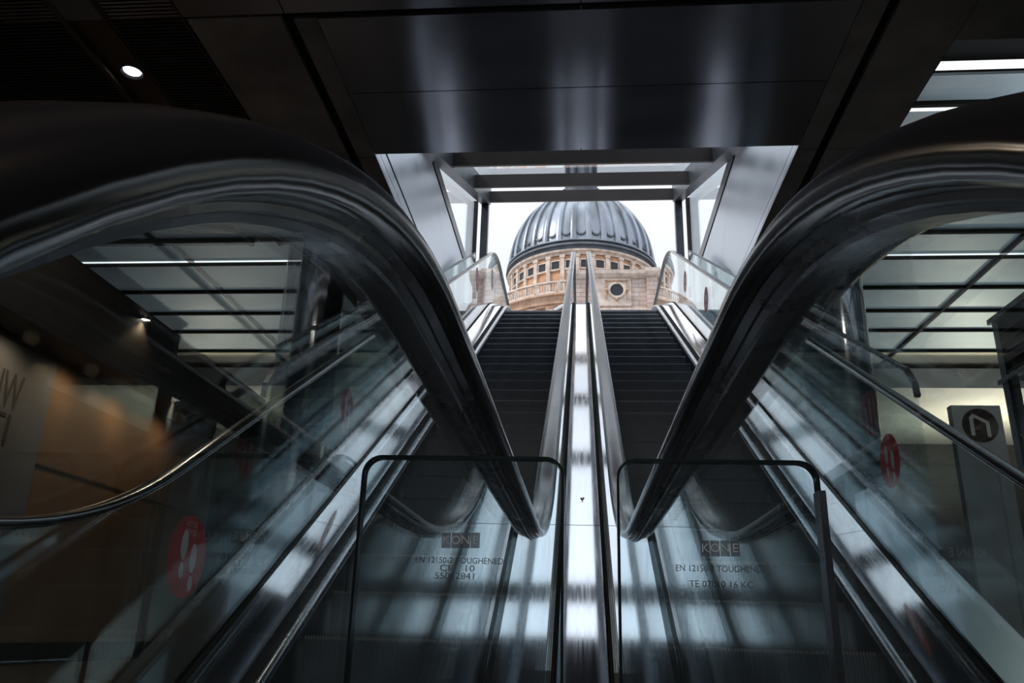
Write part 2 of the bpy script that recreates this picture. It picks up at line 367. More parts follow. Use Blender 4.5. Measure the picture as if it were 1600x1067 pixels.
# ------------------------------------------------------------------ small glass guards closing the gap at the newels
YP = .40
F_, YA_, PI__, RO_ = 1280.86, math.radians(5.0861), math.radians(19.6004), math.radians(1.6397)
def cam_axes():
    cy, sy, cp, sp = math.cos(YA_), math.sin(YA_), math.cos(PI__), math.sin(PI__)
    f = Vector((-sy * cp, cy * cp, sp)); rt = Vector((cy, sy, 0)); u = rt.cross(f); cr, sr = math.cos(RO_), math.sin(RO_)
    return cr * rt + sr * u, -sr * rt + cr * u, f
AX = cam_axes()
def guard(x0, x1, ztop, label, lines, blocks, strip):
    g = thing('glass_guard', label, 'glass panel', ((x0 + x1) / 2, YP, 0), 'glass guards between the newels')
    rc = .0095; zb = FL + .16
    def outline(i):
        a = [(x0 + i, zb)]; r_ = rc - i
        a += [(x0 + rc - r_ * math.cos(PI / 2 * k / 8), ztop - rc + r_ * math.sin(PI / 2 * k / 8)) for k in range(9)]
        a += [(x1 - rc + r_ * math.sin(PI / 2 * k / 8), ztop - rc + r_ * math.cos(PI / 2 * k / 8)) for k in range(9)]
        return a + [(x1 - i, zb)]
    MB().prism(outline(.0006), 'y', YP - .003, YP + .003).build('pane', M['plate'], g)
    o, i = outline(0), outline(.0013); e = MB(); n = len(o)
    for k in range(n - 1):
        q = [o[k], o[k + 1], i[k + 1], i[k]]
        e.prism(q, 'y', YP - .0032, YP + .0032)
    e.build('polished_edge', M['edge'], g)
    for (a, b) in strip:
        MB().box(a, a + .0032, YP - .005, YP + .005, zb, b).build('edge_clamp', M['guide'], g)
    for (bx, bz, w, h, ch) in blocks:
        sb_ = MB().box(bx - w / 2, bx + w / 2, YP - .0036, YP - .0033, bz - h / 2, bz + h / 2).build('stamp_block', M['etch'], g)
        lettering('stamp_letter', ch, h * .78, M['etchl'], sb_, Matrix.Translation((bx, YP - .0039, bz + ZC)) @ Matrix.Rotation(PI / 2, 4, 'X'), .0001)
    for (tx, tz, w, h, body) in lines:
        lettering('stamp_text', body, h * 1.35, M['etchd'], g, Matrix.Translation((tx, YP - .0037, tz + ZC)) @ Matrix.Rotation(PI / 2, 4, 'X'), .0001, w)
    return g
M['etchd'] = etched('etched_text', (.10, .12, .135), .75)
def pxy(x, y, Y=YP):
    r_, u_, f_ = AX; d = f_ + r_ * ((x - 800) / F_) - u_ * ((y - 533.5) / F_); d = d * (Y / d.y); return d.x, d.z
def W2(xa, xb, y): return abs(pxy(xb, y)[0] - pxy(xa, y)[0])
bl = []
for i, ch in enumerate('KONE'):
    a, b = 692 + i * 15, 706 + i * 15; x, z = pxy((a + b) / 2, 845.5); bl.append((x, z, W2(a, b, 845), .0072, ch))
x1_, z1_ = pxy(719, 877); x2_, z2_ = pxy(716, 889); x3_, z3_ = pxy(713, 901)
guard(-.1080, -.0080, .0820, 'left clear glass guard with rounded top corners between the newels',
      [(x1_, z1_, W2(651, 787, 877), .0030, 'EN 12150-2 TOUGHENED'), (x2_, z2_, W2(690, 744, 889), .0030, 'CE   10'), (x3_, z3_, W2(707, 768, 901), .0030, '55062841')], bl, [])
bl = []
for i, ch in enumerate('KONE'):
    a, b = 1093 + i * 15.5, 1107 + i * 15.5; x, z = pxy((a + b) / 2, 858); bl.append((x, z, W2(a, b, 858), .0072, ch))
x1_, z1_ = pxy(1124, 890); x3_, z3_ = pxy(1125, 914)
guard(.0171, .1125, .0815, 'right clear glass guard with dark edge clamp between the newels',
      [(x1_, z1_, W2(1055, 1194, 890), .0030, 'EN 12150-2 TOUGHENED'), (x3_, z3_, W2(1077, 1176, 914), .0030, 'TE 07010 16 KC')], bl, [(.1110, .0670)])

# ------------------------------------------------------------------ distance stickers on the outer glass
def sticker(s, y, z, r, label):
    x = X0 + s * (WO - .0065)
    t = thing('distance_sticker', label, 'sticker', (x, y, z + ZC - r), 'round red stickers on the outer glass')
    k = 40
    def disc(cy, cz, ry, rz, d, n=24, tilt=0): return [(cy + ry * math.cos(2 * PI * i / n) * math.cos(tilt) - rz * math.sin(2 * PI * i / n) * math.sin(tilt), cz + ry * math.cos(2 * PI * i / n) * math.sin(tilt) + rz * math.sin(2 * PI * i / n) * math.cos(tilt)) for i in range(n)]
    MB().prism(disc(y, z, r, r, 0, 40), 'x', x, x - s * .0008).build('disc', M['red'], t)
    for dy, dz in ((.26, .10), (-.30, -.18)):
        cy, cz = y + dy * r * -s * -1, z + dz * r
        # soles: long ball of the foot above a short heel
        sole = MB().prism(disc(cy, cz + .16 * r, .17 * r, .36 * r, 0), 'x', x - s * .0012, x - s * .0020)
        sole.prism(disc(cy + .02 * r, cz - .45 * r, .12 * r, .19 * r, 0), 'x', x - s * .0012, x - s * .0020)
        sole.build('footprint', M['white'], t)
    rot = Matrix(((0, 0, 1, 0), (-1 if s < 0 else 1, 0, 0, 0), (0, 1, 0, 0), (0, 0, 0, 1)))
    if s < 0: rot = Matrix(((0, 0, 1, 0), (-1, 0, 0, 0), (0, 1, 0, 0), (0, 0, 0, 1)))
    for i, body in enumerate(('KEEP YOUR', 'DISTANCE')):
        lettering('sticker_text', body, r * .22, M['letter'], t, Matrix.Translation((x - s * .0015, y, z + ZC + r * (.78 - i * .2))) @ rot, .0003, r * .62)
    return t
sticker(-1, 2.94, .23, .145, 'red footprint sticker, lowest on the left outer glass')
sticker(-1, 4.73, 1.25, .13, 'red footprint sticker halfway up the left outer glass')
sticker(-1, 10.23, 4.56, .17, 'narrow-looking sticker on the bright upper left outer glass, lower of two')
sticker(-1, 12.0, 5.35, .17, 'narrow-looking sticker on the bright upper left outer glass, upper of two')
sticker(1, 3.88, .80, .125, 'red footprint sticker, lowest on the right outer glass')
sticker(1, 8.78, 3.64, .15, 'narrow-looking sticker on the bright upper right outer glass, lower of two')
sticker(1, 10.44, 4.60, .15, 'narrow-looking sticker on the bright upper right outer glass, upper of two')

# ------------------------------------------------------------------ glass guards beside the escalators
def stair_guard(s, ya, label):
    t = thing('balustrade', label, 'balustrade', (X0 + s * 1.63, ya, ya * T30 - 1.95 + ZC), 'sloping glass balustrades outside the escalators')
    x0, x1 = X0 + s * 1.625, X0 + s * 1.637; L = 1.65; y = ya; first = True
    while y < 11.2:
        b = min(y + L, 11.4); tz = lambda q: q * T30 - 1.06; bz = lambda q: q * T30 - 1.92
        if first:
            rc = .09; cx, cz = y + rc, tz(y + rc) - rc * 1.05
            poly = [(y, bz(y) + .05), (y, tz(y) - .12)] + [(y + .01, tz(y) - .06), (y + .035, tz(y + .035) - .025), (y + .09, tz(y + .09))] + [(b - .004, tz(b)), (b - .004, bz(b))]
        else: poly = [(y, bz(y)), (y, tz(y)), (b - .004, tz(b)), (b - .004, bz(b))]
        MB().prism(poly, 'x', x0, x1).build('glass_panel', M['glass'], t)
        y = b; first = False
    p = [(ya + .0, ya * T30 - 1.17, -.9, .43), (ya + .012, ya * T30 - 1.10, -.8, .6), (ya + .09, (ya + .09) * T30 - 1.055, -.5, .866), (11.4, 11.4 * T30 - 1.055, -.5, .866)]
    MB().sweep([(x0 - s * .008, -.004), (x0 - s * .008, .014), (x1 + s * .008, .014), (x1 + s * .008, -.004)], p).build('top_rail', M['guide'], t)
    MB().sweep([(x0 - s * .004, 0), (x0 - s * .004, .05), (x1 + s * .004, .05), (x1 + s * .004, 0)], [(ya, ya * T30 - 1.94, -.5, .866), (11.4, 11.4 * T30 - 1.94, -.5, .866)]).build('base_channel', M['guide'], t)
stair_guard(-1, 3.95, 'sloping clear glass balustrade outside the left escalator, rounded lower end')
stair_guard(1, 4.0, 'sloping clear glass balustrade outside the right escalator, rounded lower end')

# ------------------------------------------------------------------ soffit over the escalators
ZS = 4.30; KS = .80                            # the soffit is laid out at ZS and drawn in by KS
so = MB()
for (xa, xb) in ((-1.965, .002), (.010, 2.0)):
    for (ya, yb) in ((4.84, 5.735), (5.745, 6.68)): so.box(xa, xb, ya, yb, ZS, ZS + .04)
so.box(-1.965, 2.0, 6.61, 6.68, ZS + .041, ZS + 1.0).box(-1.965, 2.0, 4.84, 6.6, ZS + .041, ZS + .049)
for (xa, xb) in ((-4.4, -2.2), (-2.19, 0), (.01, 2.2), (2.21, 2.80)):
    so.box(xa, xb, 2.6, 4.77, ZS, ZS + .04).box(xa, xb, -4.5, 2.59, ZS, ZS + .04)
struct(so.scaled(KS).build('ceiling_centre', M['soffit']))
sb = MB()
for (xa, xb) in ((-2.145, -1.97), (2.005, 2.185)):
    sb.box(xa, xb, 4.84, 6.735, ZS - .004, ZS + .04).box(xa, xb, 6.745, 13.4, ZS - .004, ZS + .04)
for (xa, xb) in ((-2.96, -2.235), (2.265, 2.80)):
    sb.box(xa, xb, 4.80, 6.735, ZS - .004, ZS + .04).box(xa, xb, 6.745, 13.4, ZS - .004, ZS + .04)
struct(sb.scaled(KS).build('trim_1', M['soffit2']))
mass = MB().box(-3.0, 2.84, -5.7, 6.60, ZS + .05, 15).box(-7.6, -3.0, -5.7, 4.77, ZS + .05, 15).box(-7.6, -3.0, 4.77, 8.7, ZS + .4, 15)
mass.box(-2.98, -2.02, 6.6, 13.4, ZS + .05, ZS + .4).box(2.06, 2.84, 6.6, 13.4, ZS + .05, ZS + .4)
struct(mass.scaled(KS).build('ceiling_recess', M['black']))

# slot walls with the sloping skylight
for s, nm in ((-1, 'left'), (1, 'right')):
    x = -1.925 if s < 0 else 1.945
    w = MB(); xl = (-1.965 if s < 0 else 2.0) * KS; zl = ZS * KS; zt = 5.74
    for (ta, tb) in ((0, .055), (.059, 1)):
        q = [(xl + (x - xl) * t, zl + (zt - zl) * t) for t in (ta, tb)]
        for (ya, yb) in ((5.36, 9.39), (9.395, 13.4)):
            w.prism([q[0], q[1], (q[1][0] + s * .06, q[1][1]), (q[0][0] + s * .06, q[0][1])], 'y', ya, yb)
    struct(w.build('wall_' + nm + '_slot', M['slotwall']))
    struct(MB().prism([(xl + s * .07, zl), (x + s * .07, zt), (x + s * .12, zt), (xl + s * .5, zl + .05)], 'y', 5.36, 13.4).build('wall_' + nm + '_slot_back', M['black']))
    struct(MB().box(min(x + s * .01, x + s * .1), max(x + s * .01, x + s * .1), 5.36, 13.4, 5.745, 5.80).build('trim_2', M['black']))
    struct(MB().box(min(x, x + s * .12), max(x, x + s * .12), 5.36, 13.9, 5.80, 5.98).build('trim_3', M['frame']))
    MB2 = MB().prism([(9.4, 5.98), (14.05, 5.98), (14.05, 7.95), (13.9, 7.9)], 'x', x + s * .05, x + s * .062)
    struct(MB2.build('window_' + ('1' if s < 0 else '2'), M['skyglass']))
can = thing('skylight_canopy', 'sloping steel and glass skylight over the gap above the escalators', 'skylight', (X0, 6.7, 5.98 + ZC))
sl = .4290
def zc_(y): return 6.02 + (y - 9.68) * sl
for s in (-1, 1):
    xi, xo = (X0 + s * 1.755), (X0 + s * 1.93)
    poly = [(5.5, zc_(5.5) - .04), (14.1, zc_(14.1) - .04), (14.1, zc_(14.1) + .34), (5.5, zc_(5.5) + .34)]
    MB().prism(poly, 'x', xi, xo).build('side_beam', M['frame'], can)
    MB().box(min(xi + s * .02, xo - s * .02), max(xi + s * .02, xo - s * .02), 13.92, 14.08, 4.6, zc_(14.0)).build('post', M['frame'], can)
    MB().box(min(xo + s * .0, xo + s * .07), max(xo + s * .0, xo + s * .07), 13.55, 13.62, 5.98, zc_(13.5)).build('post', M['beam'], can)
for y in (6.6, 9.68, 11.86, 13.95):
    z = zc_(y)
    MB().prism([(y, z + .0), (y + .12, z + .05), (y + .12, z + .3), (y, z + .24)], 'x', X0 - 1.755, X0 + 1.755).build('cross_beam', M['beam'], can)
MB().prism([(5.4, zc_(5.4) + .345), (14.1, zc_(14.1) + .345), (14.1, zc_(14.1) + .36), (5.4, zc_(5.4) + .36)], 'x', X0 - 1.9, X0 + 1.9).build('roof_glass', M['skyglass'], can)

# ------------------------------------------------------------------ left side
gr = MB(); y = -2.0
while y < 8.6:
    gr.box(-3.56, -2.985, y, y + .016, ZS + .0, ZS + .03).box(-6.4, -3.95, y, y + .016, ZS, ZS + .03); y += .038
for x in (-3.0, -3.57, -3.96, -5.2): gr.box(x, x + .02, -2, 8.6, ZS - .005, ZS + .05)
struct(gr.scaled(KS).build('ceiling_left', M['grille']))
struct(MB().box(-6.5, -3.0, 4.8, 8.7, ZS + .12, ZS + .4).scaled(KS).build('ceiling_void', M['black']))
struct(MB().box(-3.90, -3.60, -2, 8.6, ZS + .05, ZS + .07).box(-3.94, -3.90, -2, 8.6, ZS - .01, ZS + .07).box(-3.60, -3.58, -2, 8.6, ZS - .01, ZS + .07).scaled(KS).build('trim_4', M['track']))
def downlight(name_label, x, y, z, lens, energy, col, r=.055, spot=2.0, group='ceiling downlights', aim=None):
    t = thing('downlight', name_label, 'ceiling light', (x, y, z + ZC), group)
    MB().lathe([(r, z), (r * 1.25, z - .012), (r * 1.35, z), (r * 1.3, z + .03)], x, y, 24).build('trim_ring', M['guide'], t, smooth=40)
    MB().lathe([(0.0005, z - .002), (r * .6, z - .004), (r, z + .004)], x, y, 24).build('lens', lens, t, smooth=40)
    if energy:
        l = bpy.data.lights.new('downlight_lamp', 'SPOT'); l.energy = energy; l.color = col; l.spot_size = spot; l.spot_blend = .6; l.shadow_soft_size = r
        o = bpy.data.objects.new('lamp', l); C.objects.link(o); o.parent = t; o.location = (0, 0, -.03)
    return t
downlight('bright round downlight in the metal track of the dark left ceiling', -3.74 * KS, 5.43 * KS, (ZS + .045) * KS, M['lensc'], 32, (1, .82, .62), .056, 2.7)
downlight('faint small downlight in the left ceiling track just above the handrail', -3.80 * KS, 6.5 * KS, (ZS + .045) * KS, M['lens'], 14, (1, .80, .58), .04, 2.7)

bk = MB().box(-8, -4.0, 4.6, 9.8, 2.05, 2.72)
struct(bk.build('wall_left_bulkhead', M['dark']))
struct(MB().box(-8.2, -4.35, -4, 9.4, FL, 2.05).build('wall_left', M['brown']))
struct(MB().box(-4.36, -4.33, -4, 9.4, -.33, -.17).build('trim_5', M['black']))
struct(MB().box(-4.36, -4.34, -4, 9.4, 1.17, 1.185).build('trim_6', M['track']))
struct(MB().box(-8, -4.35, -4, 4.6, 2.05, ZS * KS).build('wall_left_upper', M['brown']))
po = MB().box(-4.349, -4.325, 4.2, 6.15, -.165, 2.0).build('poster', M['poster']); tag(po, 'pale grey poster with dark capitals on the brown left wall', 'poster')
rotp = Matrix(((0, 0, 1, 0), (1, 0, 0, 0), (0, 1, 0, 0), (0, 0, 0, 1)))
for (body, yy, zz, h, w) in (('HW', 5.62, 1.62, .30, .36), ('T  TI', 5.45, 1.33, .26, .62)):
    o = lettering('poster_text', body, h * 1.35, M['ink'], None, Matrix.Translation((-4.322, yy, zz + ZC)) @ rotp, .001, w); hang(o, po)
downlight('bright downlight on the edge of the dark left bulkhead', -3.98, 6.72, 2.62, M['lens'], 10, (1, .72, .42), .045)

# mirror-like ceilings of long cross panels on both sides, further in
ZH = 5.2
for s, nm in ((-1, 'left'), (1, 'right')):
    xa, xb = (2.3, 10.5)
    edges = [10.98, 12.06, 13.02, 13.95, 15.05, 16.2, 17.5, 18.9, 20.5]
    if s > 0: edges = [4.4, 5.35, 6.27, 6.82, 7.36, 8.35, 9.3, 10.2] + edges
    else: edges = [8.75, 9.8] + edges
    c = MB(); bars = MB(); c2 = MB()
    for a, b in zip(edges, edges[1:]):
        g0 = .17 if (s > 0 and a == 6.27) else .10
        if s > 0 and a == 6.27: continue
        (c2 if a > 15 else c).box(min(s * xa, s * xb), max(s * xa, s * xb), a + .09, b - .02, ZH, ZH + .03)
        bars.box(min(s * xa, s * xb), max(s * xa, s * xb), b - .05, b + .0, ZH - .05, ZH + .02)
    for x in (5.85,): bars.box(min(s * x, s * (x + .05)), max(s * x, s * (x + .05)), edges[0], edges[-1], ZH - .06, ZH + .02)
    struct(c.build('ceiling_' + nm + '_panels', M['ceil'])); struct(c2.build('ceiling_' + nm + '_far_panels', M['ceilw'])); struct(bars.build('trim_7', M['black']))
    for b in ((6.70, 7.40, 10.90, 12.02) if s > 0 else (10.90, 12.02)):
        lx = MB().box(min(s * 2.35, s * 9), max(s * 2.35, s * 9), b, b + (.12 if b in (6.70,) else .075), ZH - .01, ZH + .0).build('light_strip', M['strip'])
        tag(lx, {6.70: 'bright white light strip in the ceiling at the top right corner', 7.40: 'second white light strip in the right ceiling, just above the handrail', 10.90: 'long white light strip across the far %s ceiling, nearest one' % nm, 12.02: 'thin white light strip across the far %s ceiling, second one' % nm}[b], 'ceiling light', 'ceiling light strips')
    struct(MB().box(min(s * 2.25, s * 10.6), max(s * 2.25, s * 10.6), 4.2 if s > 0 else 8.7, 21, ZH + .25, ZH + .6).build('ceiling_' + nm + '_slab', M['black']))
    # far walls
    struct(MB().box(min(s * 2.0, s * 11), max(s * 2.0, s * 11), 20.6, 20.8, FL, ZH + .3).build('wall_back_' + nm, M['wall']))
for x in (3.7, 6.2):
    tag(MB().tube((3.0, 6.38 + .06, ZH + .12), (10, 6.38 + .06, ZH + .12), .07).build('duct', M['clad']), 'dark round duct in the ceiling recess at the top right', 'duct') if x < 4 else None
# columns
for x, lab in ((-3.56, 'tall polished metal column on the left, behind the outer handrail'), (3.15, 'tall polished metal column on the right, behind the outer handrail')):
    t = thing('column', lab, 'column', (x, 9.9, 0), 'polished columns')
    MB().lathe([(.40, FL), (.40, 2.0)], x, 9.9, 48).build('lower_casing', M['column'], t, smooth=60)
    MB().lathe([(.395, 2.0), (.395, 2.01), (.40, 2.01), (.40, 5.2)], x, 9.9, 48).build('upper_casing', M['column'], t, smooth=60)
# right side: sign, louvred bulkhead, shop front
sg = thing('sign', 'grey totem sign with a dark disc and pale angular emblem, right of the handrail', 'sign', (3.80, 8.03, 0))
MB().box(3.57, 4.03, 8.0, 8.09, FL, 2.20).build('board', M['sign'], sg, bevel=.004)
MB().prism([(3.815 + .165 * math.cos(2 * PI * i / 40), 2.0 + .165 * math.sin(2 * PI * i / 40)) for i in range(40)], 'y', 7.996, 8.0).build('disc', M['ink'], sg)
ho = [(-.095, -.10), (-.095, .075), (-.06, .115), (.085, .035), (.085, -.115)]; hi = [(-.06, -.10), (-.06, .055), (-.045, .075), (.052, .018), (.052, -.115)]
em = MB()
for k in range(4): em.prism([(3.815 + p[0], 2.0 + p[1]) for p in (ho[k], ho[k + 1], hi[k + 1], hi[k])], 'y', 7.992, 7.996)
em.build('emblem', M['white'], sg)
lv = thing('louvre_box', 'dark louvred bulkhead at the right edge above the shop front', 'bulkhead', (5.0, 7.0, 2.7 + ZC))
MB().box(4.63, 6.5, 4.0, 8.95, 2.74, 3.42).build('housing', M['dark'], lv)
for k in range(5): MB().prism([(4.62, 2.82 + k * .11), (4.57, 2.80 + k * .11), (4.57, 2.785 + k * .11), (4.62, 2.805 + k * .11)], 'y', 4.1, 8.8).build('slat', M['clad'], lv)
MB().box(4.55, 4.63, 4.0, 9.0, 3.40, 3.46).box(4.55, 4.63, 4.0, 9.0, 2.70, 2.75).build('edge_frame', M['guide'], lv)
struct(MB().box(4.6, 4.72, 8.88, 9.0, FL, 3.46).build('trim_8', M['frame']))
struct(MB().box(4.62, 4.64, 4.0, 8.88, FL, 2.70).build('window_3', M['glass']))
struct(MB().box(6.4, 6.5, -4, 9.0, FL, 2.74).build('wall_right', M['wall']))
# floors and backs
struct(MB().box(-11, 11, -12, 20.8, FL - .1, FL - .0201).build('floor', M['floor']))
struct(MB().box(-11, 11, -4.7, -4.5, FL, 1.55).box(-11, 11, -4.7, -4.5, 3.3, 15).box(-11, -4.2, -4.7, -4.5, 1.55, 3.3).box(4.2, 11, -4.7, -4.5, 1.55, 3.3).build('wall_back', M['wall']))
struct(MB().box(11, 11.2, -4.7, 21, FL, 15).build('wall_right_outer', M['wall']))
struct(MB().box(-11.2, -11, -4.7, 21, FL, 15).build('wall_left_outer', M['wall']))
struct(MB().box(2.25, 11, -4.6, 4.3, ZS * KS + .05, 6).build('ceiling_right', M['soffit2']))
struct(MB().box(-40, 40, 15.75, 90, UL - .4, UL - .005).build('ground', M['plaza']))

# ------------------------------------------------------------------ cathedral dome far behind
CX, CY = .1, 120.0
ca = thing('cathedral', 'grey ribbed lead dome of a stone cathedral beyond the top of the escalators', 'cathedral', (CX, CY, UL + ZC))
def L(name, prof, mat, n=96, smooth=40): return MB().lathe(prof, CX, CY, n).build(name, mat, ca, smooth=smooth)
ZB, RD, HD = 54.5, 11.25, 13.0
dome = [(RD * math.cos(t), ZB + HD * math.sin(t)) for t in [PI / 2 * .94 * i / 40 for i in range(41)]]
L('dome_shell', dome, M['lead'], 128)
def rib_strip(a, half, lift, t0, t1, n=30):
    vs = []; fs = []
    for i in range(n + 1):
        t = t0 + (t1 - t0) * i / n; r = RD * math.cos(t); z = ZB + HD * math.sin(t); h = half * (.25 + .75 * math.cos(t))
        nr, nz = math.cos(t), math.sin(t) * RD / HD
        for (o, l) in ((-h, -.05), (-h, lift), (-h * .4, lift * 1.35), (h * .4, lift * 1.35), (h, lift), (h, -.05)):
            rr = r + nr * l; vs.append((CX + rr * math.cos(a) - o * math.sin(a), CY + rr * math.sin(a) + o * math.cos(a), z + nz * l))
    for i in range(n):
        for j in range(5): fs.append((i * 6 + j, i * 6 + j + 1, (i + 1) * 6 + j + 1, (i + 1) * 6 + j))
    return vs, fs
for k in range(32):
    a = 2 * PI * (k + .5) / 32
    if math.sin(a) > .25: continue
    v, f = rib_strip(a, .42, .34, .02, PI / 2 * .93); MB().add(v, f).build('rib', M['lead'], ca, smooth=35)
for k in range(32):                                   # rounded panel bottoms between the ribs
    a = 2 * PI * k / 32
    if math.sin(a) > .2: continue
    v, f = [], []; n = 14
    for i in range(n + 1):
        q = PI * i / n; du = .68 * math.cos(q); dt = .10 + .055 * (1 - math.sin(q)); 
        for w_, l in ((1.0, .03), (1.0, .2), (1.18, .2), (1.18, .03)):
            t = dt - (w_ - 1) * .12 * math.sin(q); r = RD * math.cos(t) + l
            v.append((CX + r * math.cos(a) - du * w_ * math.sin(a), CY + r * math.sin(a) + du * w_ * math.cos(a), ZB + HD * math.sin(t)))
    for i in range(n):
        for j in range(4): f.append((i * 4 + j, i * 4 + (j + 1) % 4, (i + 1) * 4 + (j + 1) % 4, (i + 1) * 4 + j))
    MB().add(v, f).build('panel_moulding', M['leadd'], ca, smooth=40)
L('lead_gutter', [(11.2, 54.9), (11.75, 54.75), (11.8, 54.45), (11.55, 54.4), (11.9, 54.1), (12.0, 53.75), (11.6, 53.7), (11.55, 53.2)], M['leadd'])
L('gutter_roll', [(11.8, 54.72), (11.92, 54.66), (11.92, 54.52), (11.8, 54.48)], M['lead']); 
L('attic_cornice', [(11.55, 53.2), (11.8, 53.1), (11.75, 52.85), (11.35, 52.75), (11.3, 52.4)], M['trimst'])
att = MB(); nW = 32
L('attic_wall', [(11.05, 52.5), (11.05, 46.0)], M['warmst'], 128)
for k in range(nW):
    a = 2 * PI * (k + .25) / nW
    if math.sin(a) > .2: continue
    ca_, sa = math.cos(a), math.sin(a); tx, ty = -sa, ca_
    def bx(u0, u1, d0, d1, z0, z1, mb):
        vs = []
        for z in (z0, z1):
            for (u, d) in ((u0, d0), (u1, d0), (u1, d1), (u0, d1)): vs.append((CX + ca_ * d + tx * u, CY + sa * d + ty * u, z))
        return mb.add(vs, [(0, 3, 2, 1), (4, 5, 6, 7), (0, 1, 5, 4), (1, 2, 6, 5), (2, 3, 7, 6), (3, 0, 4, 7)])
    fr = MB(); bx(-.74, -.6, 11.0, 11.25, 50.2, 51.6, fr); bx(.6, .74, 11.0, 11.25, 50.2, 51.6, fr); bx(-.74, .74, 11.0, 11.27, 51.55, 51.75, fr); bx(-.8, .8, 11.0, 11.35, 50.05, 50.3, fr)
    wf = fr.build('window_surround', M['trimst'], ca)
    p_ = bx(-.6, .6, 11.0, 11.12, 50.25, 51.6, MB()).build('window_pane', M['pane'], wf)
    a2 = a + PI / nW; ca_, sa = math.cos(a2), math.sin(a2); tx, ty = -sa, ca_
    pi_ = MB(); bx(-.3, .3, 11.0, 11.42, 46.2, 52.5, pi_); bx(-.4, .4, 11.0, 11.5, 52.0, 52.5, pi_); pi_.build('pilaster', M['trimst'], ca)
# stone gallery balustrade, entablature and colonnade
RG = 15.0
L('gallery_floor', [(11, 44.75), (RG - .2, 44.75), (RG + .45, 44.7), (RG + .5, 44.45), (RG + .1, 44.2), (RG - .05, 43.9), (RG - .05, 43.35), (RG - .25, 43.3), (RG - .25, 43.0), (RG - 2.9, 42.95)], M['stone'])
L('balustrade_rail', [(RG - .15, 46.65), (RG + .22, 46.65), (RG + .25, 46.4), (RG - .15, 46.35)], M['trimst']); L('balustrade_base', [(RG - .15, 45.1), (RG + .2, 45.1), (RG + .25, 44.7)], M['trimst'])
nb = 112; bal = []
proto = MB().lathe([(.08, 45.05), (.11, 45.25), (.15, 45.55), (.07, 46.0), (.10, 46.35)], 0, 0, 8)
cnt = 0
for k in range(nb):
    a = PI + PI * (k + .5) / nb
    x, y = CX + (RG + .03) * math.cos(a), CY + (RG + .03) * math.sin(a)
    if not (-14.2 < x < -.5): continue
    cnt += 1
    if k % 8 == 0: MB().box(x - .3, x + .3, y - .2, y + .2, 45.0, 46.4).build('balustrade_pier', M['trimst'], ca)
    else:
        b = MB(); b.add([(v[0] + x, v[1] + y, v[2]) for v in proto.v], proto.f); b.build('baluster', M['trimst'], ca, smooth=60)
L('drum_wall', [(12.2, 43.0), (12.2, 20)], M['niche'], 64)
for k in range(32):
    a = PI + 2 * PI * (k + .5) / 32
    if math.sin(a) > .1: continue
    x, y = CX + 14.2 * math.cos(a), CY + 14.2 * math.sin(a)
    if x > 2: continue
    c = MB().lathe([(.62, 24), (.56, 41.0), (.62, 41.1)], x, y, 16).build('drum_column', M['trimst'], ca, smooth=40)
    MB().lathe([(.58, 41.0), (.66, 41.3), (.70, 41.8), (.82, 42.2), (.92, 42.6), (.95, 42.95)], x, y, 10).build('capital', M['stone'], c, smooth=20)
# lantern above the dome
L('lantern_gallery', [(2.5, 66.9), (3.4, 67.6), (3.5, 68.6), (3.0, 68.7)], M['leadd'], 32)
L('lantern_drum', [(2.3, 67.5), (2.2, 76.5), (2.7, 76.8), (2.7, 77.4), (1.9, 77.8), (1.7, 82), (1.0, 84)], M['lead'], 24)
for k in range(8):
    a = 2 * PI * (k + .5) / 8; MB().tube((CX + 2.55 * math.cos(a), CY + 2.55 * math.sin(a), 68.5), (CX + 2.55 * math.cos(a), CY + 2.55 * math.sin(a), 76.6), .3, 10).build('lantern_column', M['leadd'], ca, smooth=40)
# nearer stone block with the round window
YB = 100.0
bl_ = thing('stone_pavilion', 'pale stone block with a round dark window before the dome, right of the centre', 'building', (5, YB, UL + ZC))
MB().box(-1.7, 11.6, YB, YB + 4, UL, 44.6).build('wall', M['stonep'], bl_)
MB().box(8.6, 10.0, YB - .7, YB + 4, UL, 44.6).build('corner_pier', M['stonep'], bl_)
MB().prism([(YB - .1, 44.6), (YB - .9, 44.95), (YB - 1.0, 45.4), (YB + 4, 45.4), (YB + 4, 44.6)], 'x', -1.9, 8.4).prism([(YB - .8, 44.6), (YB - 1.6, 44.95), (YB - 1.7, 45.4), (YB + 4, 45.4), (YB + 4, 44.6)], 'x', 8.4, 10.3).prism([(YB - .1, 44.6), (YB - .9, 44.95), (YB - 1.0, 45.4), (YB + 4, 45.4), (YB + 4, 44.6)], 'x', 10.3, 12.0).build('cornice', M['trimst'], bl_)
MB().box(-1.6, 12, YB + .2, YB + 4, 45.4, 46.0).build('parapet', M['stone'], bl_)
MB().box(2.0, 6.6, YB - .25, YB, 40.6, 44.5).build('panel', M['trimst'], bl_)
wx, wz = 4.72, 42.75
def ring(r0, r1, y0, y1, n=40):
    mb = MB(); vs = []
    for i in range(n):
        a = 2 * PI * i / n
        for (r, y) in ((r0, y0), (r1, y0), (r1, y1), (r0, y1)): vs.append((wx + r * math.cos(a), y, wz + r * math.sin(a)))
    return mb.add(vs, [(i * 4 + j, i * 4 + (j + 1) % 4, ((i + 1) % n) * 4 + (j + 1) % 4, ((i + 1) % n) * 4 + j) for i in range(n) for j in range(4)])
wr = ring(.86, 1.16, YB - .55, YB - .2).build('round_surround', M['trimst'], bl_, smooth=40)
MB().prism([(wx + .88 * math.cos(2 * PI * i / 32), wz + .88 * math.sin(2 * PI * i / 32)) for i in range(32)], 'y', YB - .32, YB - .26).build('round_window', M['pane'], wr)
sq = MB()
